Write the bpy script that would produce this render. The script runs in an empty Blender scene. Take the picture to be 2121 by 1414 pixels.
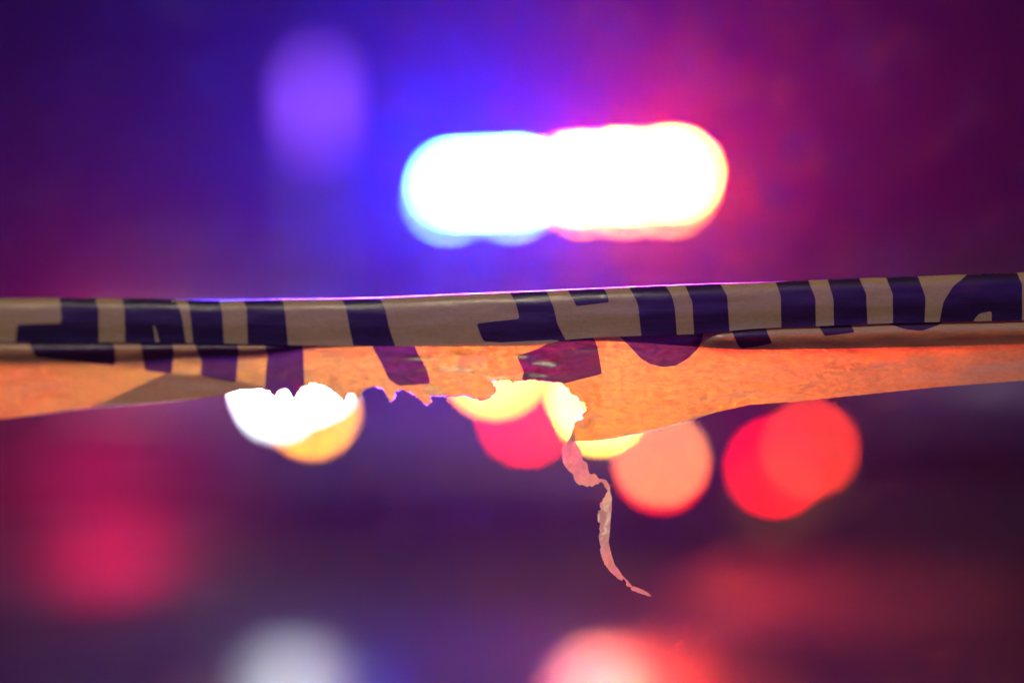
import bpy, bmesh, math, random
from mathutils import Vector, Matrix, noise
from mathutils.geometry import delaunay_2d_cdt
random.seed(7)
S = bpy.context.scene
C = S.collection
R = math.radians

# ------------------------------------------------------------------ camera
CAMH = 0.8
LENS = 85.0
K = 36.0 / LENS / 2121.0            # metres per photo pixel at one metre
cam = bpy.data.cameras.new("camera")
camo = bpy.data.objects.new("camera", cam); C.objects.link(camo)
camo.location = (0, 0, CAMH); camo.rotation_euler = (R(90), 0, 0)
cam.lens = LENS; cam.sensor_width = 36; cam.clip_start = 0.05; cam.clip_end = 500
cam.dof.use_dof = True; cam.dof.focus_distance = 1.0; cam.dof.aperture_fstop = 1.92
APER = LENS / 1000 / 1.92
S.camera = camo

# ------------------------------------------------------------------ night sky
w = bpy.data.worlds.new("World"); S.world = w; w.use_nodes = True
nt = w.node_tree; nt.nodes.clear()
wo = nt.nodes.new("ShaderNodeOutputWorld"); bg = nt.nodes.new("ShaderNodeBackground")
tc = nt.nodes.new("ShaderNodeTexCoord"); sep = nt.nodes.new("ShaderNodeSeparateXYZ")
rp = nt.nodes.new("ShaderNodeValToRGB"); mr = nt.nodes.new("ShaderNodeMapRange")
nt.links.new(tc.outputs["Generated"], sep.inputs[0])
mr.inputs[1].default_value = -1; mr.inputs[2].default_value = 1
nt.links.new(sep.outputs[1], mr.inputs[0]); nt.links.new(mr.outputs[0], rp.inputs[0])
e = rp.color_ramp.elements                      # dark over the scene, violet fill light added behind the camera
e[0].position = 0.0; e[0].color = (0.50, 0.12, 2.2, 1)
e[1].position = 0.75; e[1].color = (0.004, 0.001, 0.012, 1)
n_ = e.new(0.35); n_.color = (0.06, 0.02, 0.14, 1)
nt.links.new(rp.outputs[0], bg.inputs[0]); bg.inputs[1].default_value = 0.8
nt.links.new(bg.outputs[0], wo.inputs[0])

# one warm distant light (street light from behind the camera)
sun = bpy.data.lights.new("sun", 'SUN'); suno = bpy.data.objects.new("sun", sun); C.objects.link(suno)
sun.energy = 2.8; sun.angle = R(6); sun.color = (1.0, 0.88, 0.50)
sun_dir = Vector((0.25, 0.72, -0.62))           # from above and behind the camera
suno.rotation_euler = sun_dir.to_track_quat('-Z', 'Y').to_euler()

S.view_settings.view_transform = 'Standard'; S.view_settings.look = 'None'
S.view_settings.exposure = 0; S.view_settings.gamma = 1
cy = S.cycles
cy.use_denoising = True
try:
    cy.denoiser = 'OPENIMAGEDENOISE'
    cy.denoising_input_passes = 'RGB_ALBEDO_NORMAL'
    cy.denoising_prefilter = 'ACCURATE'
except Exception: pass
cy.use_adaptive_sampling = False; cy.use_light_tree = False; w.cycles.sampling_method = 'NONE'
cy.max_bounces = 8; cy.diffuse_bounces = 3; cy.glossy_bounces = 3; cy.transmission_bounces = 6
cy.volume_bounces = 0; cy.transparent_max_bounces = 8
cy.sample_clamp_indirect = 8; cy.sample_clamp_direct = 0
cy.caustics_reflective = False; cy.caustics_refractive = False

# ------------------------------------------------------------------ helpers
def P(px, py, D):
    return Vector(((px - 1060.5) * K * D, D, CAMH - (py - 707) * K * D))

def tag(o, label=None, cat=None, group=None, kind=None):
    if label: o["label"] = label
    if cat: o["category"] = cat
    if group: o["group"] = group
    if kind: o["kind"] = kind
    return o

def empty(name, M=None, label=None, cat=None, group=None):
    o = bpy.data.objects.new(name, None); C.objects.link(o)
    if M is not None: o.matrix_world = M
    return tag(o, label, cat, group)

def obj(name, bm, mats, parent=None, smooth=True):
    me = bpy.data.meshes.new(name); bm.to_mesh(me); bm.free()
    for m in (mats if isinstance(mats, (list, tuple)) else [mats]): me.materials.append(m)
    if smooth:
        for p in me.polygons: p.use_smooth = True
    o = bpy.data.objects.new(name, me); C.objects.link(o)
    if parent: o.parent = parent
    return o

def pbsdf(name, col, rough=0.5, metal=0.0, noise_amt=0.0, scale=20, spec=0.5):
    m = bpy.data.materials.new(name); m.use_nodes = True
    b = m.node_tree.nodes["Principled BSDF"]
    b.inputs["Base Color"].default_value = (*col, 1); b.inputs["Roughness"].default_value = rough
    b.inputs["Metallic"].default_value = metal; b.inputs["Specular IOR Level"].default_value = spec
    if noise_amt:
        t = m.node_tree.nodes.new("ShaderNodeTexNoise"); t.inputs["Scale"].default_value = scale
        t.inputs["Detail"].default_value = 5
        c = m.node_tree.nodes.new("ShaderNodeTexCoord")
        r = m.node_tree.nodes.new("ShaderNodeMapRange")
        r.inputs[3].default_value = max(0, rough - noise_amt); r.inputs[4].default_value = min(1, rough + noise_amt)
        m.node_tree.links.new(c.outputs["Object"], t.inputs["Vector"])
        m.node_tree.links.new(t.outputs["Fac"], r.inputs[0])
        m.node_tree.links.new(r.outputs[0], b.inputs["Roughness"])
    return m

def emit(name, col, strength, beam=0):
    m = bpy.data.materials.new(name); m.use_nodes = True
    n = m.node_tree; n.nodes.clear()
    o = n.nodes.new("ShaderNodeOutputMaterial"); e = n.nodes.new("ShaderNodeEmission")
    e.inputs[0].default_value = (*col, 1); e.inputs[1].default_value = strength
    n.links.new(e.outputs[0], o.inputs[0])
    if beam:                      # a lens that throws its light forward: brightest along its axis
        g = n.nodes.new("ShaderNodeNewGeometry"); d = n.nodes.new("ShaderNodeVectorMath"); d.operation = 'DOT_PRODUCT'
        a = n.nodes.new("ShaderNodeMath"); a.operation = 'ABSOLUTE'
        p = n.nodes.new("ShaderNodeMath"); p.operation = 'POWER'; p.inputs[1].default_value = beam
        q = n.nodes.new("ShaderNodeMath"); q.operation = 'MULTIPLY'; q.inputs[1].default_value = strength; q.name = "gain"
        L = n.links.new
        m.cycles.emission_sampling = 'NONE'      # its beam is an area lamp of the same lamp
        L(g.outputs["Incoming"], d.inputs[0]); L(g.outputs["True Normal"], d.inputs[1]); L(d.outputs["Value"], a.inputs[0])
        L(a.outputs[0], p.inputs[0]); L(p.outputs[0], q.inputs[0]); L(q.outputs[0], e.inputs[1])
    return m

def lamp_mat(name, target, area_m2, D, beam=0):
    """A lamp whose defocused disc comes out at the radiance 'target'."""
    rc = 0.5 * APER * (1 - 1 / D)
    ratio = math.pi * rc * rc / (area_m2 / D ** 2)
    mx = max(target)
    return emit(name, tuple(c / mx for c in target), mx * ratio, beam)

def box(bm, x0, x1, y0, y1, z0, z1, M=None):
    vs = [bm.verts.new((x, y, z)) for x in (x0, x1) for y in (y0, y1) for z in (z0, z1)]
    if M is not None:
        for v in vs: v.co = M @ v.co
    for f in ((0,1,3,2),(4,6,7,5),(0,4,5,1),(2,3,7,6),(0,2,6,4),(1,5,7,3)):
        bm.faces.new([vs[i] for i in f])

def boxb(x0, x1, y0, y1, z0, z1, bev=0.01, seg=2, M=None):
    bm = bmesh.new(); box(bm, x0, x1, y0, y1, z0, z1)
    bmesh.ops.recalc_face_normals(bm, faces=bm.faces)
    if bev: bmesh.ops.bevel(bm, geom=list(bm.edges), offset=bev, segments=seg, affect='EDGES', profile=0.5)
    if M is not None: bmesh.ops.transform(bm, matrix=M, verts=bm.verts)
    return bm

def lathe(prof, n=24, M=None, close=False):
    """prof: (radius, height) list, spun about z"""
    bm = bmesh.new(); rings = []
    for r, z in prof:
        if r < 1e-6: rings.append([bm.verts.new((0, 0, z))])
        else: rings.append([bm.verts.new((r*math.cos(2*math.pi*i/n), r*math.sin(2*math.pi*i/n), z)) for i in range(n)])
    for a, b in zip(rings, rings[1:]):
        for i in range(n):
            j = (i+1) % n
            if len(a) == 1 and len(b) == 1: continue
            if len(a) == 1: bm.faces.new((a[0], b[i], b[j]))
            elif len(b) == 1: bm.faces.new((a[i], b[0], a[j]))
            else: bm.faces.new((a[i], b[i], b[j], a[j]))
    bmesh.ops.recalc_face_normals(bm, faces=bm.faces)
    if M is not None: bmesh.ops.transform(bm, matrix=M, verts=bm.verts)
    return bm

def interp(tab, x):
    if x <= tab[0][0]: return tab[0][1] + (tab[1][1]-tab[0][1])/(tab[1][0]-tab[0][0])*(x-tab[0][0])
    if x >= tab[-1][0]:
        a, b = tab[-2], tab[-1]
        return b[1] + (b[1]-a[1])/(b[0]-a[0])*(x-b[0])
    for i in range(len(tab)-1):
        x0, y0 = tab[i]; x1, y1 = tab[i+1]
        if x0 <= x <= x1:
            t = (x-x0)/(x1-x0)
            # catmull-like tangents
            ym = tab[i-1] if i > 0 else (2*x0-x1, 2*y0-y1)
            yp = tab[i+2] if i+2 < len(tab) else (2*x1-x0, 2*y1-y0)
            h = x1-x0
            m0 = (y1-ym[1])/(x1-ym[0])*h; m1 = (yp[1]-y0)/(yp[0]-x0)*h
            t2, t3 = t*t, t*t*t
            return (2*t3-3*t2+1)*y0+(t3-2*t2+t)*m0+(-2*t3+3*t2)*y1+(t3-t2)*m1

# ------------------------------------------------------------------ road
def asphalt(name, rough, spec, dark, bump):
    m = bpy.data.materials.new(name); m.use_nodes = True
    n = m.node_tree; b = n.nodes["Principled BSDF"]; L = n.links.new
    c = n.nodes.new("ShaderNodeTexCoord")
    g = n.nodes.new("ShaderNodeTexNoise"); g.inputs["Scale"].default_value = 160; g.inputs["Detail"].default_value = 4
    p = n.nodes.new("ShaderNodeTexNoise"); p.inputs["Scale"].default_value = 0.9; p.inputs["Detail"].default_value = 3
    L(c.outputs["Object"], g.inputs["Vector"]); L(c.outputs["Object"], p.inputs["Vector"])
    cr = n.nodes.new("ShaderNodeValToRGB"); L(g.outputs["Fac"], cr.inputs[0])
    cr.color_ramp.elements[0].color = (0.014*dark, 0.014*dark, 0.017*dark, 1); cr.color_ramp.elements[1].color = (0.05*dark, 0.049*dark, 0.052*dark, 1)
    L(cr.outputs[0], b.inputs["Base Color"])
    r = n.nodes.new("ShaderNodeMapRange"); L(p.outputs["Fac"], r.inputs[0])
    r.inputs[1].default_value = 0.35; r.inputs[2].default_value = 0.65
    r.inputs[3].default_value = rough; r.inputs[4].default_value = rough*1.25
    L(r.outputs[0], b.inputs["Roughness"]); b.inputs["Specular IOR Level"].default_value = spec
    bp = n.nodes.new("ShaderNodeBump"); bp.inputs["Strength"].default_value = bump; bp.inputs["Distance"].default_value = 0.004
    L(g.outputs["Fac"], bp.inputs["Height"]); L(bp.outputs[0], b.inputs["Normal"])
    return m
bm = bmesh.new()
bmesh.ops.create_grid(bm, x_segments=40, y_segments=60, size=1)
for v in bm.verts: v.co = Vector((v.co.x*38, 24 + v.co.y*34, 0))
tag(obj("road", bm, asphalt("asphalt", .7, .03, .32, .3)), kind="structure")
M_wet = asphalt("wet_asphalt", .26, .02, .6, .06)
M_wet2 = asphalt("standing_water", .44, .6, .6, .06)
def puddle(cx, cy, rx, ry, seed, m=M_wet):
    bm = bmesh.new(); vs = []
    for i in range(72):
        a = 2*math.pi*i/72
        k = 1 + .28*noise.noise(Vector((math.cos(a)*1.3, math.sin(a)*1.3, seed))) + .10*noise.noise(Vector((math.cos(a)*5, math.sin(a)*5, seed)))
        vs.append(bm.verts.new((cx+rx*k*math.cos(a), cy+ry*k*math.sin(a), .004)))
    bm.faces.new(vs)
    tag(obj("puddle", bm, m, smooth=False), kind="structure")
puddle(-1.72, 8.9, .74, .85, 3, M_wet2)
puddle(-.50, 5.3, .26, .80, 8)
puddle(.38, 5.35, .25, .85, 11)
puddle(1.05, 7.6, .5, .7, 15, M_wet2)

# ------------------------------------------------------------------ cars
M_tyre = pbsdf("tyre_rubber", (0.02, 0.02, 0.02), 0.8, noise_amt=0.1)
M_rim = pbsdf("rim_alloy", (0.35, 0.35, 0.36), 0.35, 1.0)
M_glass = pbsdf("car_glass", (0.01, 0.012, 0.015), 0.12, spec=0.12)
M_trim = pbsdf("black_trim", (0.015, 0.015, 0.016), 0.45, noise_amt=0.1)
M_chrome = pbsdf("chrome", (0.6, 0.6, 0.6), 0.15, 1.0)
M_plate = pbsdf("plate_white", (0.25, 0.25, 0.25), 0.5)
M_lensred = pbsdf("unlit_red_lens", (0.2, 0.01, 0.01), 0.15)

BODY = [(2.47,.58,.34,.60),(2.42,.72,.27,.68),(2.30,.82,.22,.735),(2.0,.90,.19,.80),(1.5,.93,.18,.87),(1.0,.94,.18,.93),
        (0.3,.945,.18,.95),(-.8,.945,.18,.97),(-1.6,.93,.19,.99),(-2.1,.90,.22,.985),(-2.35,.84,.28,.95),(-2.45,.76,.36,.86),(-2.48,.68,.42,.78)]
def ring(x, hw, z0, z1, n=28, ex=4.0, M=None):
    out = []
    for i in range(n):
        a = 2*math.pi*i/n
        c, s = math.cos(a), math.sin(a)
        yy = hw*math.copysign(abs(c)**(2/ex), c); zz = (z0+z1)/2 + (z1-z0)/2*math.copysign(abs(s)**(2/ex), s)
        out.append((x, yy, zz))
    return out
def loft(rings, caps=True):
    bm = bmesh.new(); rr = [[bm.verts.new(p) for p in r] for r in rings]
    n = len(rr[0])
    for a, b in zip(rr, rr[1:]):
        for i in range(n):
            bm.faces.new((a[i], a[(i+1)%n], b[(i+1)%n], b[i]))
    if caps: bm.faces.new(rr[0]); bm.faces.new(rr[-1])
    bmesh.ops.recalc_face_normals(bm, faces=bm.faces)
    return bm
def cab_ring(x, zb, zt, wb, wt, n=7):
    """arch from left foot over the roof to right foot, then back underneath"""
    pts = [(x, wb, zb)]
    for i in range(n):
        a = math.pi*i/(n-1)
        c = math.cos(a); s = math.sin(a)
        pts.append((x, wt*math.copysign(abs(c)**0.5, c), zb + (zt-zb)*(0.72+0.28*s**0.6)))
    pts.append((x, -wb, zb))
    return pts
CAB = [(1.22,.935,.94,.80,.78),(0.80,.90,1.16,.82,.70),(0.42,.90,1.345,.83,.64),(0.0,.90,1.42,.83,.62),(-.6,.90,1.435,.83,.62),(-1.1,.92,1.38,.82,.61),(-1.55,.93,1.20,.80,.64),(-1.95,.95,.98,.76,.72)]
def make_car(name, M, paint, label, group, lights):
    car = empty(name, M, label, "car", group)
    obj("body", loft([ring(*s) for s in BODY]), paint, car)
    obj("windows", loft([cab_ring(*s) for s in CAB]), M_glass, car)
    # roof skin, a little proud of the glass
    bm = bmesh.new(); rows = []
    for t in range(9):
        x = 0.36 - t*1.42/8
        zt = interp([(c[0], c[2]) for c in reversed(CAB)], x)
        rows.append([bm.verts.new((x, 0.66*u, zt + 0.012 - 0.06*abs(u)**3)) for u in [k/5-1 for k in range(11)]])
    for a, b in zip(rows, rows[1:]):
        for i in range(10): bm.faces.new((a[i], a[i+1], b[i+1], b[i]))
    bmesh.ops.recalc_face_normals(bm, faces=bm.faces)
    r = obj("roof", bm, paint, car)
    md = r.modifiers.new("s", 'SOLIDIFY'); md.thickness = 0.02
    for s in (-1, 1):       # pillars
        for (xa, za, xb, zb_, wa, wb) in ((1.15,.94,.40,1.33,.79,.66),(-.45,.95,-.45,1.39,.84,.665),(-1.9,.97,-1.08,1.36,.77,.65)):
            bm = bmesh.new(); a = Vector((xa, s*wa, za)); b = Vector((xb, s*wb, zb_))
            d = (b-a); q = d.to_track_quat('Z', 'Y').to_matrix().to_4x4(); q.translation = a
            box(bm, -.03, .03, -.018, .018, 0, d.length, q)
            bmesh.ops.recalc_face_normals(bm, faces=bm.faces)
            obj("pillar", bm, paint, car)
        for wx in (1.48, -1.42):
            Mw = Matrix.Translation((wx, s*.85, .335)) @ Matrix.Rotation(-s*math.pi/2, 4, 'X')
            wh = obj("wheel", lathe([(.21,-.1),(.315,-.11),(.335,-.08),(.335,.08),(.315,.11),(.21,.11)], 32, Mw), M_tyre, car)
            hub = lathe([(0,.085),(.05,.085),(.06,.06),(.19,.07),(.215,.112),(.225,.1),(.225,-.05)], 20, Mw)
            obj("rim", hub, M_rim, wh)
            # dark wheel arch lip
            arch = bmesh.new(); vo = []
            for i in range(17):
                a = math.pi*i/16
                vo.append([arch.verts.new((wx+rr*math.cos(a), s*yy, .335+rr*math.sin(a))) for rr, yy in ((.345,.93),(.40,.957),(.41,.94))])
            for a, b in zip(vo, vo[1:]):
                for k in range(2): arch.faces.new((a[k], a[k+1], b[k+1], b[k]))
            obj("wheel_arch", arch, M_trim, car)
        mb = boxb(-.07,.07,-.11,.11,-.065,.065,.03,3, Matrix.Translation((.78, s*1.03, .99)))
        box(mb, .74,.80, min(s*.84,s*.95), max(s*.84,s*.95), .955,.985)
        obj("wing_mirror", mb, paint, car)
        for dx in (.25, -.85):
            obj("door_handle", boxb(dx-.09,dx+.09, s*.955-.015, s*.955+.015,.80,.83,.008,2), M_chrome, car)
    obj("front_bumper", boxb(2.36,2.52,-.78,.78,.24,.40,.05,3), M_trim, car)
    obj("rear_bumper", boxb(-2.54,-2.38,-.78,.78,.30,.46,.05,3), paint, car)
    g = bmesh.new()
    for k in range(6): box(g, 2.462,2.485,-.36,.36,.45+k*.032,.462+k*.032)
    obj("grille", g, M_chrome, car, smooth=False)
    obj("number_plate", boxb(-2.505,-2.49,-.26,.26,.60,.74,.004,1), M_plate, car)
    return car

def lamp_disc(name, car, rx, rz, loc, mat, facing='front', hw=None, shape='round'):
    """a lit lens (flat front, shallow bowl housing behind it) set into the car at local loc"""
    f = 1 if facing == 'front' else -1
    x, y, z = loc
    n = 16
    bm = bmesh.new()
    def rim(xx, k):
        out = []
        for i in range(n):
            a = 2*math.pi*i/n; c, s = math.cos(a), math.sin(a)
            ex = 1.0 if shape == 'round' else 0.45
            out.append(bm.verts.new((xx, y+k*rx*math.copysign(abs(c)**ex, c), z+k*rz*math.copysign(abs(s)**ex, s))))
        return out
    a = rim(x, 1.0); b = rim(x+f*.008, 1.12); c_ = rim(x-f*.005, 1.25); d = rim(x-f*.12, 1.1)
    for p, q in ((a,b),(b,c_),(c_,d)):
        for i in range(n): bm.faces.new((p[i], p[(i+1)%n], q[(i+1)%n], q[i]))
    bmesh.ops.recalc_face_normals(bm, faces=bm.faces)
    h = obj(name, bm, M_trim, car)
    bm = bmesh.new(); vs = []
    for i in range(n):
        t = 2*math.pi*i/n; c, s = math.cos(t), math.sin(t); ex = 1.0 if shape == 'round' else 0.45
        vs.append(bm.verts.new((x-f*.001, y+rx*math.copysign(abs(c)**ex, c), z+rz*math.copysign(abs(s)**ex, s))))
    bm.faces.new(vs if f > 0 else vs[::-1])
    obj("lens", bm, mat, h, smooth=False)
    return h

def car_matrix(x, y, yaw):   # yaw: heading angle, 0 = +X
    return Matrix.Translation((x, y, 0)) @ Matrix.Rotation(yaw, 4, 'Z')

def on_plane(px, py, M, lx):
    """point where the sight line through (px,py) meets the car's own plane local x = lx"""
    Mi = M.inverted(); a = Mi @ Vector((0, 0, CAMH)); d = Mi.to_3x3() @ (P(px, py, 1) - Vector((0, 0, CAMH)))
    t = (lx - a.x)/d.x
    return a + d*t, t

# the patrol car, facing the camera, turned 14 degrees
yaw = math.atan2(-math.cos(R(14)), -math.sin(R(14)))
MP = car_matrix(0.28, 12.03, yaw)
paint_black = pbsdf("patrol_black_paint", (0.012, 0.012, 0.015), 0.5, noise_amt=0.05, spec=.15)
patrol = make_car("patrol_car", MP, paint_black, "dark patrol car facing the tape with headlights on and roof bar flashing blue and red", None, None)
patrol["category"] = "police car"

def carlamp(name, px, py, lx, rx, rz, target, shape='round', car=patrol, M=MP, facing='front', label=None):
    p, D = on_plane(px, py, M, lx)
    area = math.pi*rx*rz if shape == 'round' else 3.7*rx*rz
    h = lamp_disc(name, car, rx, rz, p, lamp_mat(name+"_light", target, area, D, 12 if name == "headlight" else 0), facing, shape=shape)
    if label: h["label"] = label
    return h
carlamp("headlight", 611, 797, 2.44, .11, .11, (60, 66, 74), label="brilliant white headlight")
carlamp("headlight", 1234, 830, 2.44, .050, .050, (40, 18, 1.2), label="yellow glowing headlight behind the tape")
carlamp("turn_signal", 646, 852, 2.49, .033, .03, (2.2, .75, .01), label="amber turn signal")
carlamp("grille_lamp", 1026, 757, 2.50, .06, .05, (16, 3.0, .16), label="yellow grille lamp")
carlamp("grille_lamp", 1090, 864, 2.54, .035, .03, (2.4, .01, .02), label="red grille lamp")
carlamp("corner_lamp", 1370, 950, 2.30, .032, .028, (1.0, .33, .12), label="peach corner lamp")
carlamp("corner_lamp", 1370, 967, 2.295, .028, .020, (1.6, .005, .01), label="red corner lamp")

# roof light bar
lx0 = 0.08
DIVY = 0.075      # the divider stands between the blue and the red half
pc, Dc = on_plane(1168, 372, MP, lx0)
bar = empty("light_bar"); bar.parent = patrol
bz = pc.z
bar_body = boxb(lx0-.13, lx0-.012, pc.y-.66, pc.y+.66, bz-.105, bz+.06, .03, 3)
obj("bar_housing", bar_body, M_trim, bar)
obj("bar_top", boxb(lx0-.14, lx0+.03, pc.y-.67, pc.y+.67, bz+.062, bz+.08, .008, 2), M_trim, bar)
obj("bar_light_blocker", boxb(lx0-.01, lx0+.15, pc.y-.67, pc.y+.67, bz-.050, bz-.042, .004, 2), M_trim, bar)  # shelf added to keep the bar's light off roof, windscreen and road
obj("bar_light_divider", boxb(lx0-.05, lx0+.18, pc.y-.006+DIVY, pc.y+.006+DIVY, bz-.10, bz+.06, .002, 1), M_trim, bar)  # fin lengthened forward to hold red light off the blue side
for s in (-1, 1):
    obj("bar_foot", boxb(lx0-.1, lx0-.02, pc.y+s*.5-.04, pc.y+s*.5+.04, 1.42, bz-.11, .01, 2), M_trim, bar)
BEAM = 12
def bar_emitter(px, py, rx, rz, target, nm, lx=lx0):
    p, D = on_plane(px, py, MP, lx)
    m = lamp_mat(nm+"_light", target, 4*rx*rz, D, BEAM)
    bm = bmesh.new()
    # each module is angled outwards from the middle of the bar
    sg = -math.tan(R(6)) if "blue" in nm else math.tan(R(34))
    vs = [bm.verts.new((lx+.02-sg*a*rx, p.y+a*rx, p.z+b*rz)) for a, b in ((-1,-1),(1,-1),(1,1),(-1,1))]
    bm.faces.new(vs)
    o = obj("lamp_or_reflection", bm, m, bar, smooth=False)
    o["label"] = nm.replace("_", " ") + " lamp module"
    # reflector tray round it
    return o
def area_lamp(name, px0, px1, py, hgt, col, deg, power, spread, lx, up=0, parent=bar):
    """the beam of a lamp: a rectangle of light lying in front of its lenses"""
    a_, _ = on_plane(px0, py, MP, lx); b_, _ = on_plane(px1, py, MP, lx)
    l = bpy.data.lights.new(name, 'AREA'); l.shape = 'RECTANGLE'; l.size = (b_-a_).length; l.size_y = hgt
    l.spread = R(spread); l.color = col; l.energy = power
    o = bpy.data.objects.new(name, l); C.objects.link(o); o.parent = parent
    q = Matrix.Rotation(R(deg), 3, 'Z') @ Vector((1, 0, math.tan(R(up))))
    o.rotation_euler = q.to_track_quat('-Z', 'Y').to_euler(); o.location = (a_+b_)/2
area_lamp("blue_beam", 915, 1105, 381, .044, (.004,.036,1), 4, 108, 72, lx0+.05)
area_lamp("red_beam", 1160, 1430, 366, .044, (1,.006,.012), 38, 122, 72, lx0+.05)
area_lamp("headlight_beam", 585, 635, 800, .12, (1,.46,.66), 0, 3.2, 44, 2.47, 8)
area_lamp("headlight_beam", 1214, 1254, 830, .09, (1,.60,.50), 0, 2.6, 50, 2.47, 9)
B_ = (2.6, 13, 240); R_ = (200, 13, 2.2)
for px, py in ((948, 385), (1010, 382), (1072, 379)): bar_emitter(px, py, .042, .022, B_, "blue")
for px, py in ((1196, 371), (1292, 366), (1392, 361)): bar_emitter(px, py, .042, .022, R_, "red")
for px, py in ((934, 411), (1062, 406)): bar_emitter(px, py, .03, .016, (.6, 1.3, 3.6), "reflected_blue", lx0+.004)  # lower glowing panels added to imitate the bar's reflection in the roof
for px, py in ((1206, 396), (1296, 397), (1386, 395)): bar_emitter(px, py, .03, .016, (3.6, 1.1, .25), "reflected_red", lx0+.004)  # red half of the same added roof reflection

# parked cars seen from behind, their tail lamps hidden by the tape
ML = car_matrix(-1.95-.45, 17.3+2.48, R(90))
c1 = make_car("parked_car", ML, pbsdf("dark_grey_paint", (.05,.05,.055), .3, noise_amt=.05), "dark grey car seen from behind on the far left, red tail lamps lit", "parked cars beyond the tape", None)
carlamp("tail_lamp", 240, 732, -2.50, .17, .038, (7.0, .02, .25), 'rect', c1, ML, 'back')
pt, _ = on_plane(240, 732, ML, -2.53)
tl = bpy.data.lights.new("tail_beam", 'AREA'); tl.shape = 'RECTANGLE'; tl.size = .45; tl.size_y = .06; tl.spread = R(70); tl.color = (1, .0, .10); tl.energy = 18
to = bpy.data.objects.new("tail_beam", tl); C.objects.link(to); to.parent = c1
to.rotation_euler = Vector((-1, 0, -.2)).to_track_quat('-Z', 'Y').to_euler(); to.location = pt
lp = [o for o in c1.children if o.name.startswith("tail_lamp")][0]
MR = car_matrix(3.05, 15.2+2.48, R(90))
c2 = make_car("parked_car", MR, pbsdf("dark_blue_paint", (.02,.025,.05), .3, noise_amt=.05), "dark blue car seen from behind at the right, dim red tail lamps", "parked cars beyond the tape", None)
carlamp("tail_lamp", 1815, 700, -2.50, .10, .05, (.6, .01, .05), 'rect', c2, MR, 'back')

lamp_disc("tail_lamp", c1, .17, .038, (-2.50, -.43, .72), M_lensred, 'back', shape='rect')["label"] = "unlit red tail lamp"
lamp_disc("tail_lamp", c2, .10, .05, (-2.50, .77, .80), M_lensred, 'back', shape='rect')["label"] = "unlit red tail lamp"
for sy in (-.66, .66): lamp_disc("tail_lamp", patrol, .12, .06, (-2.50, sy, .76), M_lensred, 'back', shape='rect')["label"] = "unlit red tail lamp"

# ------------------------------------------------------------------ warning beacons on the road
M_yel = pbsdf("beacon_plastic", (.5, .25, .02), .5, noise_amt=.1)
def beacon(px, py, D, target, label):
    p = P(px, py, D)
    root = empty("road_beacon", Matrix.Translation((p.x, p.y, 0)), label, "warning light", "red warning beacons standing on the road")
    obj("base", lathe([(0,.0),(.10,.0),(.105,.015),(.09,.03),(.045,.045),(.036,p.z-.03),(0,p.z-.03)], 24), M_yel, root)
    r = .034
    mt = lamp_mat("beacon_light", target, math.pi*r*r*.95, D)
    obj("lens", lathe([(r*.9,-.028),(r,-.015),(r,.015),(r*.8,.028),(r*.4,.034),(0,.036)], 16, Matrix.Translation((0,0,p.z))), mt, root)
    obj("collar", lathe([(.036,-.045),(.044,-.04),(.044,-.03),(.036,-.026)], 24, Matrix.Translation((0,0,p.z))), M_trim, root)
beacon(1605, 969, 11.4, (1.6, .0, .012), "red warning beacon on the road closer to the tape, left of its twin")
beacon(1677, 930, 13.2, (.85, .036, .012), "red warning beacon on the road standing farther away, right of its twin")

# ------------------------------------------------------------------ violet street lantern
pl = P(655, 218, 19)
lamp = empty("street_lamp", Matrix.Translation((pl.x, pl.y, 0)), "street lamp with a tall violet lantern left of the light bar", "street lamp")
obj("pole", lathe([(0,0),(.09,0),(.09,.25),(.05,.32),(.042,pl.z-.42),(.07,pl.z-.38),(.07,pl.z-.34),(0,pl.z-.34)], 20), pbsdf("painted_pole", (.2,.2,.22), .4, noise_amt=.1), lamp)
a_ = .56*.20
obj("lantern", lathe([(.05,-.30),(.085,-.24),(.11,0),(.11,.2),(.08,.29),(0,.31)], 16, Matrix.Translation((0,0,pl.z))), lamp_mat("violet_glass", (.20,.055,.62), .20*.56, 19), lamp)
obj("cap", lathe([(.12,.29),(.13,.31),(.06,.36),(0,.38)], 20, Matrix.Translation((0,0,pl.z))), M_trim, lamp)

# ------------------------------------------------------------------ the tape
TOP = [(-400,622),(0,618),(250,618),(450,622),(600,620),(760,618),(900,612),(1100,604),(1300,595),(1450,589),(1600,584),(1700,579),(1900,572),(2121,564),(2500,552)]
ABOT = [(-400,702),(0,708),(240,709),(500,712),(700,716),(1000,717),(1110,715),(1180,703),(1300,696),(1450,691),(1560,681),(1700,675),(1850,669),(2121,663),(2500,652)]
LIP = [(-400,746),(0,750),(240,750),(380,741),(520,735),(620,723),(700,719),(760,717),(1200,706),(1300,708),(1400,715),(1530,723),(1700,722),(2121,712),(2500,702)]
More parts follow.
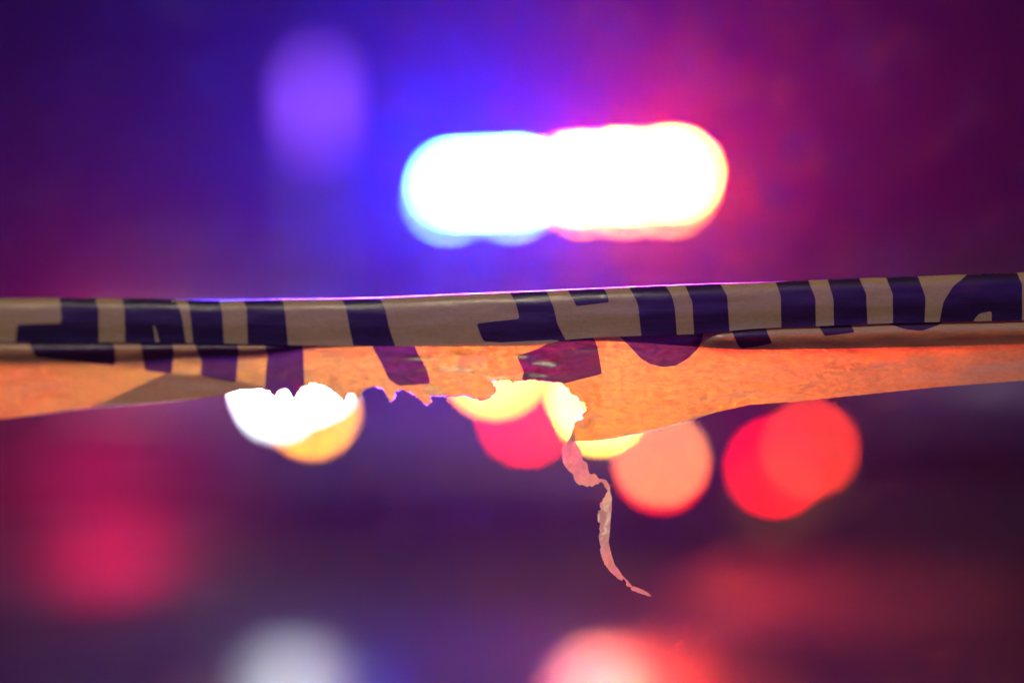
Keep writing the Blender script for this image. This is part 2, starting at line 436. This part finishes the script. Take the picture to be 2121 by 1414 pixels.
# bottom outline of the hanging layer, from left to right
CB = [(-400,905),(0,868),(80,858),(200,842),(300,835),(400,826),(455,819),(500,806),(535,801),(556,808),(569,822),(580,806),(596,805),(608,828),(622,804),(642,793),(672,800),(700,818),(711,832),
      (716,815),(730,813),(739,830),(747,814),(758,806),(775,800),(792,806),(803,822),(810,833),(818,826),(818,812),(834,806),(850,812),(868,826),(884,839),(893,832),(893,820),
      (905,819),(931,821),(950,819),(968,818),(982,826),(1000,828),(1016,824),(1029,808),(1025,797),(1019,790),(1043,786),(1063,790),(1097,786),(1141,791),(1165,794),(1174,803),(1182,811),(1179,819),
      (1189,818),(1197,822),(1198,832),(1207,832),(1214,842),(1212,852),(1204,858),(1207,868),(1196,871),(1190,868),(1189,882),(1184,900),(1180,911),(1188,913),
      (1230,911),(1272,906),(1310,898),(1350,890),(1400,877),(1440,866),(1482,854),(1553,838),(1645,832),(1740,822),(1944,801),(2121,788),(2500,766)]
A_INK = [
 [(121,610),(126,628),(127,670),(36,672),(32,706),(32,730),(205,730),(204,641),(200,628),(195,610)],
 [(249,610),(258,638),(260,730),(388,730),(378,662),(370,635),(353,610)],
 [(386,610),(394,650),(398,690),(402,730),(465,730),(460,645),(449,610)],
 [(500,610),(511,638),(514,730),(598,730),(592,662),(587,628),(582,610)],
 [(704,610),(717,638),(724,679),(735,730),(823,730),(806,679),(797,638),(784,610)],
 [(1053,600),(1070,631),(1076,660),(987,670),(994,690),(1002,707),(1040,709),(1090,706),(1140,704),(1158,704),(1162,720),(1180,720),(1155,672),(1147,638),(1130,598)],
 [(1173,595),(1189,624),(1194,634),(1262,626),(1257,607),(1247,593)],
 [(1301,590),(1321,628),(1328,692),(1330,720),(1404,720),(1398,638),(1391,610),(1375,588)],
 [(1416,585),(1434,625),(1439,715),(1513,715),(1508,640),(1506,612),(1488,582)],
 [(1603,575),(1617,611),(1619,705),(1690,705),(1689,618),(1671,572)],
 [(1712,570),(1726,618),(1728,700),(1798,700),(1794,608),(1775,566)],
 [(1831,564),(1849,608),(1850,695),(1914,695),(1917,615),(1897,562)],
 [(1941,700),(1946,667),(1954,625),(1975,592),(2000,572),(2012,555),(2103,555),(2117,590),(2117,690),(2054,690),(2054,644),(2029,649),(2016,663),(2010,690)],
 [(2190,548),(2203,590),(2205,690),(2275,690),(2270,590),(2255,545)],
 [(-60,612),(-52,640),(-50,730),(-130,730),(-132,640),(-140,612)],[(-200,612),(-192,640),(-190,730),(-260,730),(-262,640),(-270,612)],
]
A_HOLE = [[(317,674),(321,674),(331,708),(322,709)]]
C_INK = [
 [(55,690),(62,715),(75,740),(238,757),(239,735),(232,690)],
 [(289,690),(296,740),(300,767),(355,774),(360,730),(354,690)],
 [(398,690),(408,725),(418,747),(416,779),(489,792),(494,723),(486,690)],
 [(542,690),(555,737),(551,770),(546,860),(600,860),(631,860),(630,784),(628,723),(620,690)],
 [(760,695),(789,750),(805,785),(826,799),(868,796),(892,794),(884,764),(868,736),(850,695)],
 [(1070,737),(1100,727),(1121,719),(1150,700),(1220,690),(1230,700),(1237,716),(1247,774),(1165,795),(1155,805),(1077,805),(1085,770)],
 [(1272,685),(1306,719),(1325,740),(1345,753),(1372,760),(1400,757),(1424,743),(1446,722),(1454,705),(1458,680)],
 [(1510,670),(1524,705),(1533,722),(1567,718),(1600,711),(1592,695),(1583,670)],
 [(1690,665),(1708,696),(1740,692),(1771,688),(1756,662)],
 [(1820,660),(1835,669),(1876,682),(1910,685),(1947,672),(1955,655)],
]

def inpoly(p, poly):
    x, y = p; c = False; n = len(poly); j = n-1
    for i in range(n):
        xi, yi = poly[i]; xj, yj = poly[j]
        if (yi > y) != (yj > y) and x < (xj-xi)*(y-yi)/(yj-yi)+xi: c = not c
        j = i
    return c
def densify(pl, step, closed=True, jag=0.0, seed=0, jx=None):
    out = []; n = len(pl)
    for i in range(n if closed else n-1):
        a = Vector(pl[i]); b = Vector(pl[(i+1)%n]); L = (b-a).length; k = max(1, int(round(L/step)))
        for t in range(k):
            p = a.lerp(b, t/k)
            if jag and (jx is None or jx(p.x)):
                nn = Vector((noise.noise(Vector((p.x*.35, p.y*.35, seed))), noise.noise(Vector((p.x*.35, p.y*.35, seed+9)))))
                p = p + nn*jag*(jx(p.x) if jx else 1)
            out.append((p.x, p.y))
    if not closed: out.append(tuple(pl[-1]))
    return out
def chaikin(pl, it=2):
    for _ in range(it):
        out = []; n = len(pl)
        for i in range(n):
            a = pl[i]; b = pl[(i+1)%n]
            t = min(.2, 3.0/max(1e-3, math.hypot(b[0]-a[0], b[1]-a[1])))     # only the corners are eased
            out.append((a[0]*(1-t)+b[0]*t, a[1]*(1-t)+b[1]*t)); out.append((a[0]*t+b[0]*(1-t), a[1]*t+b[1]*(1-t)))
        pl = out
    return pl

def sheet(outline, rows_fn, xs, inks, holes, depth_fn, bm, flip=False):
    """triangulate the outline (photo px), with ink shapes as constraints; depth_fn(px,py) -> depth in m"""
    verts = []; edges = []
    def addloop(pl):
        s = len(verts)
        verts.extend(Vector(p) for p in pl); n = len(pl)
        edges.extend((s+i, s+(i+1)%n) for i in range(n))
    addloop(outline)
    near = set()
    inks = [densify(chaikin(q, 2), 4) for q in inks]; holes = [densify(chaikin(q, 2), 4) for q in holes]
    for dl in inks+holes:
        addloop(dl)
        for p in densify(dl, 1.0): near.add((int(p[0]//2), int(p[1]//2)))
    for x in xs:
        for y in rows_fn(x):
            xx = x+random.uniform(-.4, .4)
            if near and any((int(xx//2)+i, int(y//2)+j) in near for i in (-1, 0, 1) for j in (-1, 0, 1)): continue
            if inpoly((xx, y), outline): verts.append(Vector((xx, y)))
    vo, eo, fo, *_ = delaunay_2d_cdt(verts, edges, [], 0, 0.05)
    bv = [None]*len(vo)
    for f in fo:
        cx = sum(vo[i].x for i in f)/len(f); cyy = sum(vo[i].y for i in f)/len(f)
        if not inpoly((cx, cyy), outline): continue
        for i in f:
            if bv[i] is None: bv[i] = bm.verts.new(P(vo[i].x, vo[i].y, depth_fn(vo[i].x, vo[i].y)))
        vs = [bv[i] for i in f]
        try: face = bm.faces.new(vs)
        except ValueError: continue
        face.normal_update()
        if face.normal.y > 0: face.normal_flip()
        ink = any(inpoly((cx, cyy), q) for q in inks) and not any(inpoly((cx, cyy), q) for q in holes)
        face.material_index = 1 if ink else 0
def sm(a, b, x):
    t = max(0.0, min(1.0, (x-a)/(b-a))); return t*t*(3-2*t)
def base(x):
    return 1.0 + (0.055*((1250-x)/1250) if x < 1250 else 0.012*((x-1250)/900)**2)
RH = 26.0; GA = 0.0045; GC = 0.0025
def fine(x, y, s=1.0):
    v = 0.00022*noise.noise(Vector((x*.012, y*.05, 3))) + 0.00006*noise.noise(Vector((x*.06, y*.09, 7)))
    return v*s
def dA(x, y):
    t = max(0.0, (y - interp(TOP, x)))
    c = math.sqrt(max(0, 1-(max(0, RH-t)/RH)**2)) if t < RH else 1.0
    h = interp(ABOT, x)-interp(TOP, x)
    u = t/h
    return base(x) - GA*c*(1-0.25*sm(.5, 1.0, u)) + 1.2*fine(x, y)*c + 0.0012*noise.noise(Vector((x*.004, 0, 5)))*c
def bump1(x, a, b, c, d): return sm(a, b, x)*(1-sm(c, d, x))
def dC(x, y):
    top = interp(TOP, x); t = max(0.0, y-top)
    c = math.sqrt(max(0, 1-(max(0, RH-t)/RH)**2)) if t < RH else 1.0
    d = base(x) + GC*c
    ab = interp(ABOT, x); lp = interp(LIP, x); w = max(6, lp-ab)
    # rolled lip under the front flap
    lipk = (1-sm(540, 700, x)) + sm(1420, 1500, x)
    q = (y-(ab+w*.35))/(w*.75)
    d -= 0.0056*lipk*math.exp(-q*q*1.6)
    # folds and crumples around the torn stretch
    cr = bump1(x, 800, 900, 1120, 1200)*sm(ab, ab+25, y)
    d += cr*(0.0014*noise.noise(Vector((x*.014+y*.010, y*.055, 2)))+0.0006*noise.noise(Vector((x*.05, y*.11+x*.03, 8))))
    cr2 = bump1(x, 520, 600, 780, 860)*sm(770, 800, y)
    d += cr2*0.0012*noise.noise(Vector((x*.06, y*.03, 12)))
    cr3 = bump1(x, 1180, 1200, 1215, 1260)*sm(790, 830, y)
    d += cr3*0.0012*noise.noise(Vector((x*.05, y*.05, 22)))
    ex = bump1(x, 1180, 1230, 1600, 1750)*sm(740, 790, y)
    d += fine(x, y, 1.5)*min(1, t/RH) + ex*0.0001*noise.noise(Vector((x*.15, y*.15, 31)))
    d += 0.0015*sm(720, 880, y)*noise.noise(Vector((x*.006, y*.004, 40)))
    return d

xs = [x for x in range(-390, 2490, 7)]
bm = bmesh.new()
def topline(step=7): return [(float(x), interp(TOP, x)) for x in range(-398, 2499, step)]
# front flap
oA = topline() + [(float(x), interp(ABOT, x)) for x in range(2498, -399, -7)]
rA = [.25,.8,1.7,3,5,8,12,17,23,30,38,47,56,65,74,83,92]
A_ink2 = A_INK
sheet(oA, lambda x: [interp(TOP, x)+r for r in rA if interp(TOP, x)+r < interp(ABOT, x)-2], xs, A_ink2, A_HOLE, dA, bm)
# hanging layer
jf = lambda x: 1.0 if 455 < x < 1215 else (0.25 if x > 1215 else 0.05)
cb = densify(CB, 1.8, False, 4.5, 4, jf)
oC = topline() + cb[::-1]
rC = [.25,.8,1.7,3,5,8,12,17,23,30,45,60,72]+list(range(80, 330, 5))
sheet(oC, lambda x: [interp(TOP, x)+r for r in rC], xs, C_INK, [], dC, bm)
# inner doubled layer behind
oB = [(float(x), interp(TOP, x)+9) for x in range(-398, 2499, 10)] + [(float(x), interp(LIP, x)) for x in range(2498, -399, -10)]
sheet(oB, lambda x: [interp(TOP, x)+r for r in (20, 35, 55, 75, 90, 105, 120)], xs[::3], [], [], lambda x, y: dC(x, y)+0.0016, bm)
# folded-over corner at the left
oF = densify([(345,772),(420,778),(480,786),(560,803),(500,806),(455,819),(300,835),(190,843),(260,812)], 8)
sheet(oF, lambda x: range(770, 850, 8), [x for x in range(190, 560, 10)], [], [], lambda x, y: dC(x, y)+0.0009, bm)
bmesh.ops.remove_doubles(bm, verts=bm.verts, dist=1e-6)
def film_mat(name, refl, trans, thru, ink=False, wr=.16, rough=.6, crinkle=.85):
    m = bpy.data.materials.new(name); m.use_nodes = True
    n = m.node_tree; n.nodes.clear(); L = n.links.new; N = n.nodes.new
    out = N("ShaderNodeOutputMaterial")
    co = N("ShaderNodeTexCoord")
    # crinkled grain of stretched plastic
    t1 = N("ShaderNodeTexNoise"); t1.inputs["Scale"].default_value = 800; t1.inputs["Detail"].default_value = 3; t1.inputs["Distortion"].default_value = .6
    t2 = N("ShaderNodeTexNoise"); t2.inputs["Scale"].default_value = 90; t2.inputs["Detail"].default_value = 4
    mp = N("ShaderNodeMapping"); mp.inputs["Scale"].default_value = (.45, 1, 1)
    L(co.outputs["Object"], mp.inputs[0]); L(mp.outputs[0], t1.inputs["Vector"]); L(mp.outputs[0], t2.inputs["Vector"])
    b1 = N("ShaderNodeBump"); b1.inputs["Strength"].default_value = .62*crinkle if not ink else .2; b1.inputs["Distance"].default_value = .0006
    b2 = N("ShaderNodeBump"); b2.inputs["Strength"].default_value = .18*crinkle; b2.inputs["Distance"].default_value = .0012
    # long stretch lines running along the film
    mp2 = N("ShaderNodeMapping"); mp2.inputs["Scale"].default_value = (.045, 1, 1); mp2.inputs["Rotation"].default_value = (0, .04, 0)
    t3 = N("ShaderNodeTexNoise"); t3.inputs["Scale"].default_value = 420; t3.inputs["Detail"].default_value = 3
    L(co.outputs["Object"], mp2.inputs[0]); L(mp2.outputs[0], t3.inputs["Vector"])
    b3 = N("ShaderNodeBump"); b3.inputs["Strength"].default_value = .22*crinkle; b3.inputs["Distance"].default_value = .0008
    L(t3.outputs["Fac"], b3.inputs["Height"]); L(b3.outputs[0], b2.inputs["Normal"])
    L(t2.outputs["Fac"], b2.inputs["Height"]); L(b2.outputs[0], b1.inputs["Normal"]); L(t1.outputs["Fac"], b1.inputs["Height"])
    df = N("ShaderNodeBsdfDiffuse"); df.inputs[0].default_value = (*refl, 1)
    tr = N("ShaderNodeBsdfTranslucent"); tr.inputs[0].default_value = (*trans, 1)
    rf = N("ShaderNodeBsdfRefraction"); rf.inputs["IOR"].default_value = 1.25; rf.inputs["Roughness"].default_value = rough
    gl = N("ShaderNodeBsdfAnisotropic") if False else N("ShaderNodeBsdfGlossy")
    gl.inputs["Roughness"].default_value = .36; gl.inputs[0].default_value = (.9,.9,.95,1)
    # thickness variation of the pigment
    mx = N("ShaderNodeMix"); mx.data_type = 'RGBA'; mx.inputs[6].default_value = tuple([c*.5 for c in thru])+(1,); mx.inputs[7].default_value = tuple([min(1,c*1.2) for c in thru])+(1,)
    mr = N("ShaderNodeMapRange"); mr.inputs[1].default_value = .38; mr.inputs[2].default_value = .62
    L(t1.outputs["Fac"], mr.inputs[0]); L(mr.outputs[0], mx.inputs[0]); L(mx.outputs[2], rf.inputs[0])
    for s in (tr, rf): L(b1.outputs[0], s.inputs["Normal"])
    for s in (df, gl): L(b2.outputs[0], s.inputs["Normal"])
    m1 = N("ShaderNodeMixShader"); m1.inputs[0].default_value = .75; L(df.outputs[0], m1.inputs[1]); L(tr.outputs[0], m1.inputs[2])
    m2 = N("ShaderNodeMixShader"); m2.inputs[0].default_value = wr; L(m1.outputs[0], m2.inputs[1]); L(rf.outputs[0], m2.inputs[2])
    fr = N("ShaderNodeFresnel"); fr.inputs[0].default_value = 1.45
    m3 = N("ShaderNodeMixShader"); L(fr.outputs[0], m3.inputs[0]); L(m2.outputs[0], m3.inputs[1]); L(gl.outputs[0], m3.inputs[2])
    L(m3.outputs[0], out.inputs[0])
    return m
M_film = film_mat("yellow_film", (.72,.59,.19), (.56,.36,.012), (.64,.46,.012))
M_stretch = film_mat("stretched_film", (1,.80,.30), (1,.66,.20), (.9,.5,.10), wr=.08, rough=.7, crinkle=.8)
M_edge = film_mat("highlight_whitened_edge", (.9,.85,.8), (1,.95,.95), (1,1,1), wr=.8, rough=.76, crinkle=.3)  # carries the painted rim highlights, and real whitening along the tear
M_ink = film_mat("black_print", (.02,.012,.03), (.05,.015,.012), (.09,.03,.02), True)
tape = empty("barrier_tape", Matrix.Translation((0, 1.0, CAMH)), "torn yellow barrier tape with black print stretched across in front of the lights", "barrier tape")
fo_ = obj("film", bm, [M_film, M_ink], None)
fo_.parent = tape; fo_.matrix_parent_inverse = tape.matrix_world.inverted()

# pale strips added as the highlight along fold and lower hem; torn edge stress-whitened
def edge_ribbon(name, pts, depth, w0):
    bm = bmesh.new(); n = len(pts); pr = None
    for i, (x, y) in enumerate(pts):
        k = math.sin(math.pi*i/(n-1))**.5; w = w0*(.08+.92*k)
        d = depth(x, y)
        a = bm.verts.new(P(x, y+.5, d)); b = bm.verts.new(P(x, y+(w if name != "top_fold_highlight" else -w), d-.0004))
        if pr:
            f = bm.faces.new((pr[0], a, b, pr[1])); f.normal_update()
            if f.normal.y > 0: f.normal_flip()
        pr = (a, b)
    o = obj(name, bm, M_edge); o.parent = tape; o.matrix_parent_inverse = tape.matrix_world.inverted()
edge_ribbon("top_fold_highlight", [(x, interp(TOP, x)-.2) for x in range(360, 1640, 8)], lambda x, y: base(x), 1.9)
edge_ribbon("lower_hem_highlight", [(x, interp([(1190,913),(1230,911),(1272,906),(1310,898),(1350,890),(1400,877),(1440,866),(1482,854),(1553,838)], x)-1) for x in range(1192, 1490, 6)], lambda x, y: dC(x, y)-.0003, 3.6)
edge_ribbon("lower_hem_highlight", [(x, interp([(0,868),(80,858),(200,842),(300,835),(400,826),(455,819)], x)-1) for x in range(2, 470, 8)], lambda x, y: dC(x, y)-.0003, 3.0)
edge_ribbon("torn_edge", [(x, y-.3) for x, y in cb if 470 < x < 1212][::2], lambda x, y: dC(x, y)-.0004, -1.3)

# torn strand curling down from the rip
ST1 = [(338,185),(366,128),(384,118),(392,150),(395,195),(420,235),(440,275),(450,330),(478,345),(487,365),(490,400),(498,425),(515,432),(530,425),(545,430),(556,450),(570,462),(600,466),(625,474),(632,492),(650,515),(650,560),
       (664,605),(662,660),(660,700),(655,760),(650,820),(640,930),(650,980),(662,1025),(680,1085),(710,1125),(745,1178),(760,1190),(800,1235),(808,1246),(850,1258),(890,1275),(925,1295),(955,1322),
       (930,1322),(900,1310),(850,1295),(810,1280),(800,1262),(798,1250),(780,1254),(766,1238),(765,1215),(748,1192),(738,1208),(712,1198),(675,1165),(640,1130),(605,1080),(580,1010),(576,985),(582,960),(572,930),(566,880),(574,850),(570,825),(578,790),
       (560,780),(558,740),(562,700),(582,688),(575,668),(574,640),(590,630),(600,605),(612,592),(616,575),(632,550),(615,530),(598,495),(578,484),(566,500),(540,505),(518,524),(500,512),(480,524),(450,508),(425,510),(400,490),(384,460),(378,430),(340,400),(305,350),(298,290),(298,235),(325,205)]
ST = [(1080+x*.28289, 860+y*.28289) for x, y in ST1]
oS = densify(ST, 1.4, True, 1.3, 17)
def dS(x, y):
    c = 1.0 + .002
    c += 0.004*math.sin((y-910)*.02)*sm(905, 950, y) + 0.0007*noise.noise(Vector((x*.05, y*.035, 50)))*sm(905, 925, y)
    c += 0.0004*noise.noise(Vector((x*.16+y*.05, y*.10, 60)))*sm(905, 925, y)
    # lengthwise gutter
    return c
bm = bmesh.new()
sheet(oS, lambda x: [896+i*3.1 for i in range(115)], [1163+i*3.0 for i in range(65)], [], [], dS, bm)
st = obj("torn_strand", bm, M_stretch, None)
st.parent = tape; st.matrix_parent_inverse = tape.matrix_world.inverted()

# ------------------------------------------------------------------ haze
bm = boxb(-40, 40, -12, 60, -1, 9, 0)
mz = bpy.data.materials.new("night_haze"); mz.use_nodes = True
n = mz.node_tree; n.nodes.clear()
o = n.nodes.new("ShaderNodeOutputMaterial"); v = n.nodes.new("ShaderNodeVolumePrincipled")
v.inputs["Color"].default_value = (.85, .40, .95, 1); v.inputs["Density"].default_value = 0.0031; v.inputs["Anisotropy"].default_value = .87
n.links.new(v.outputs[0], o.inputs["Volume"])
hz = obj("haze", bm, mz, smooth=False); tag(hz, kind="stuff")
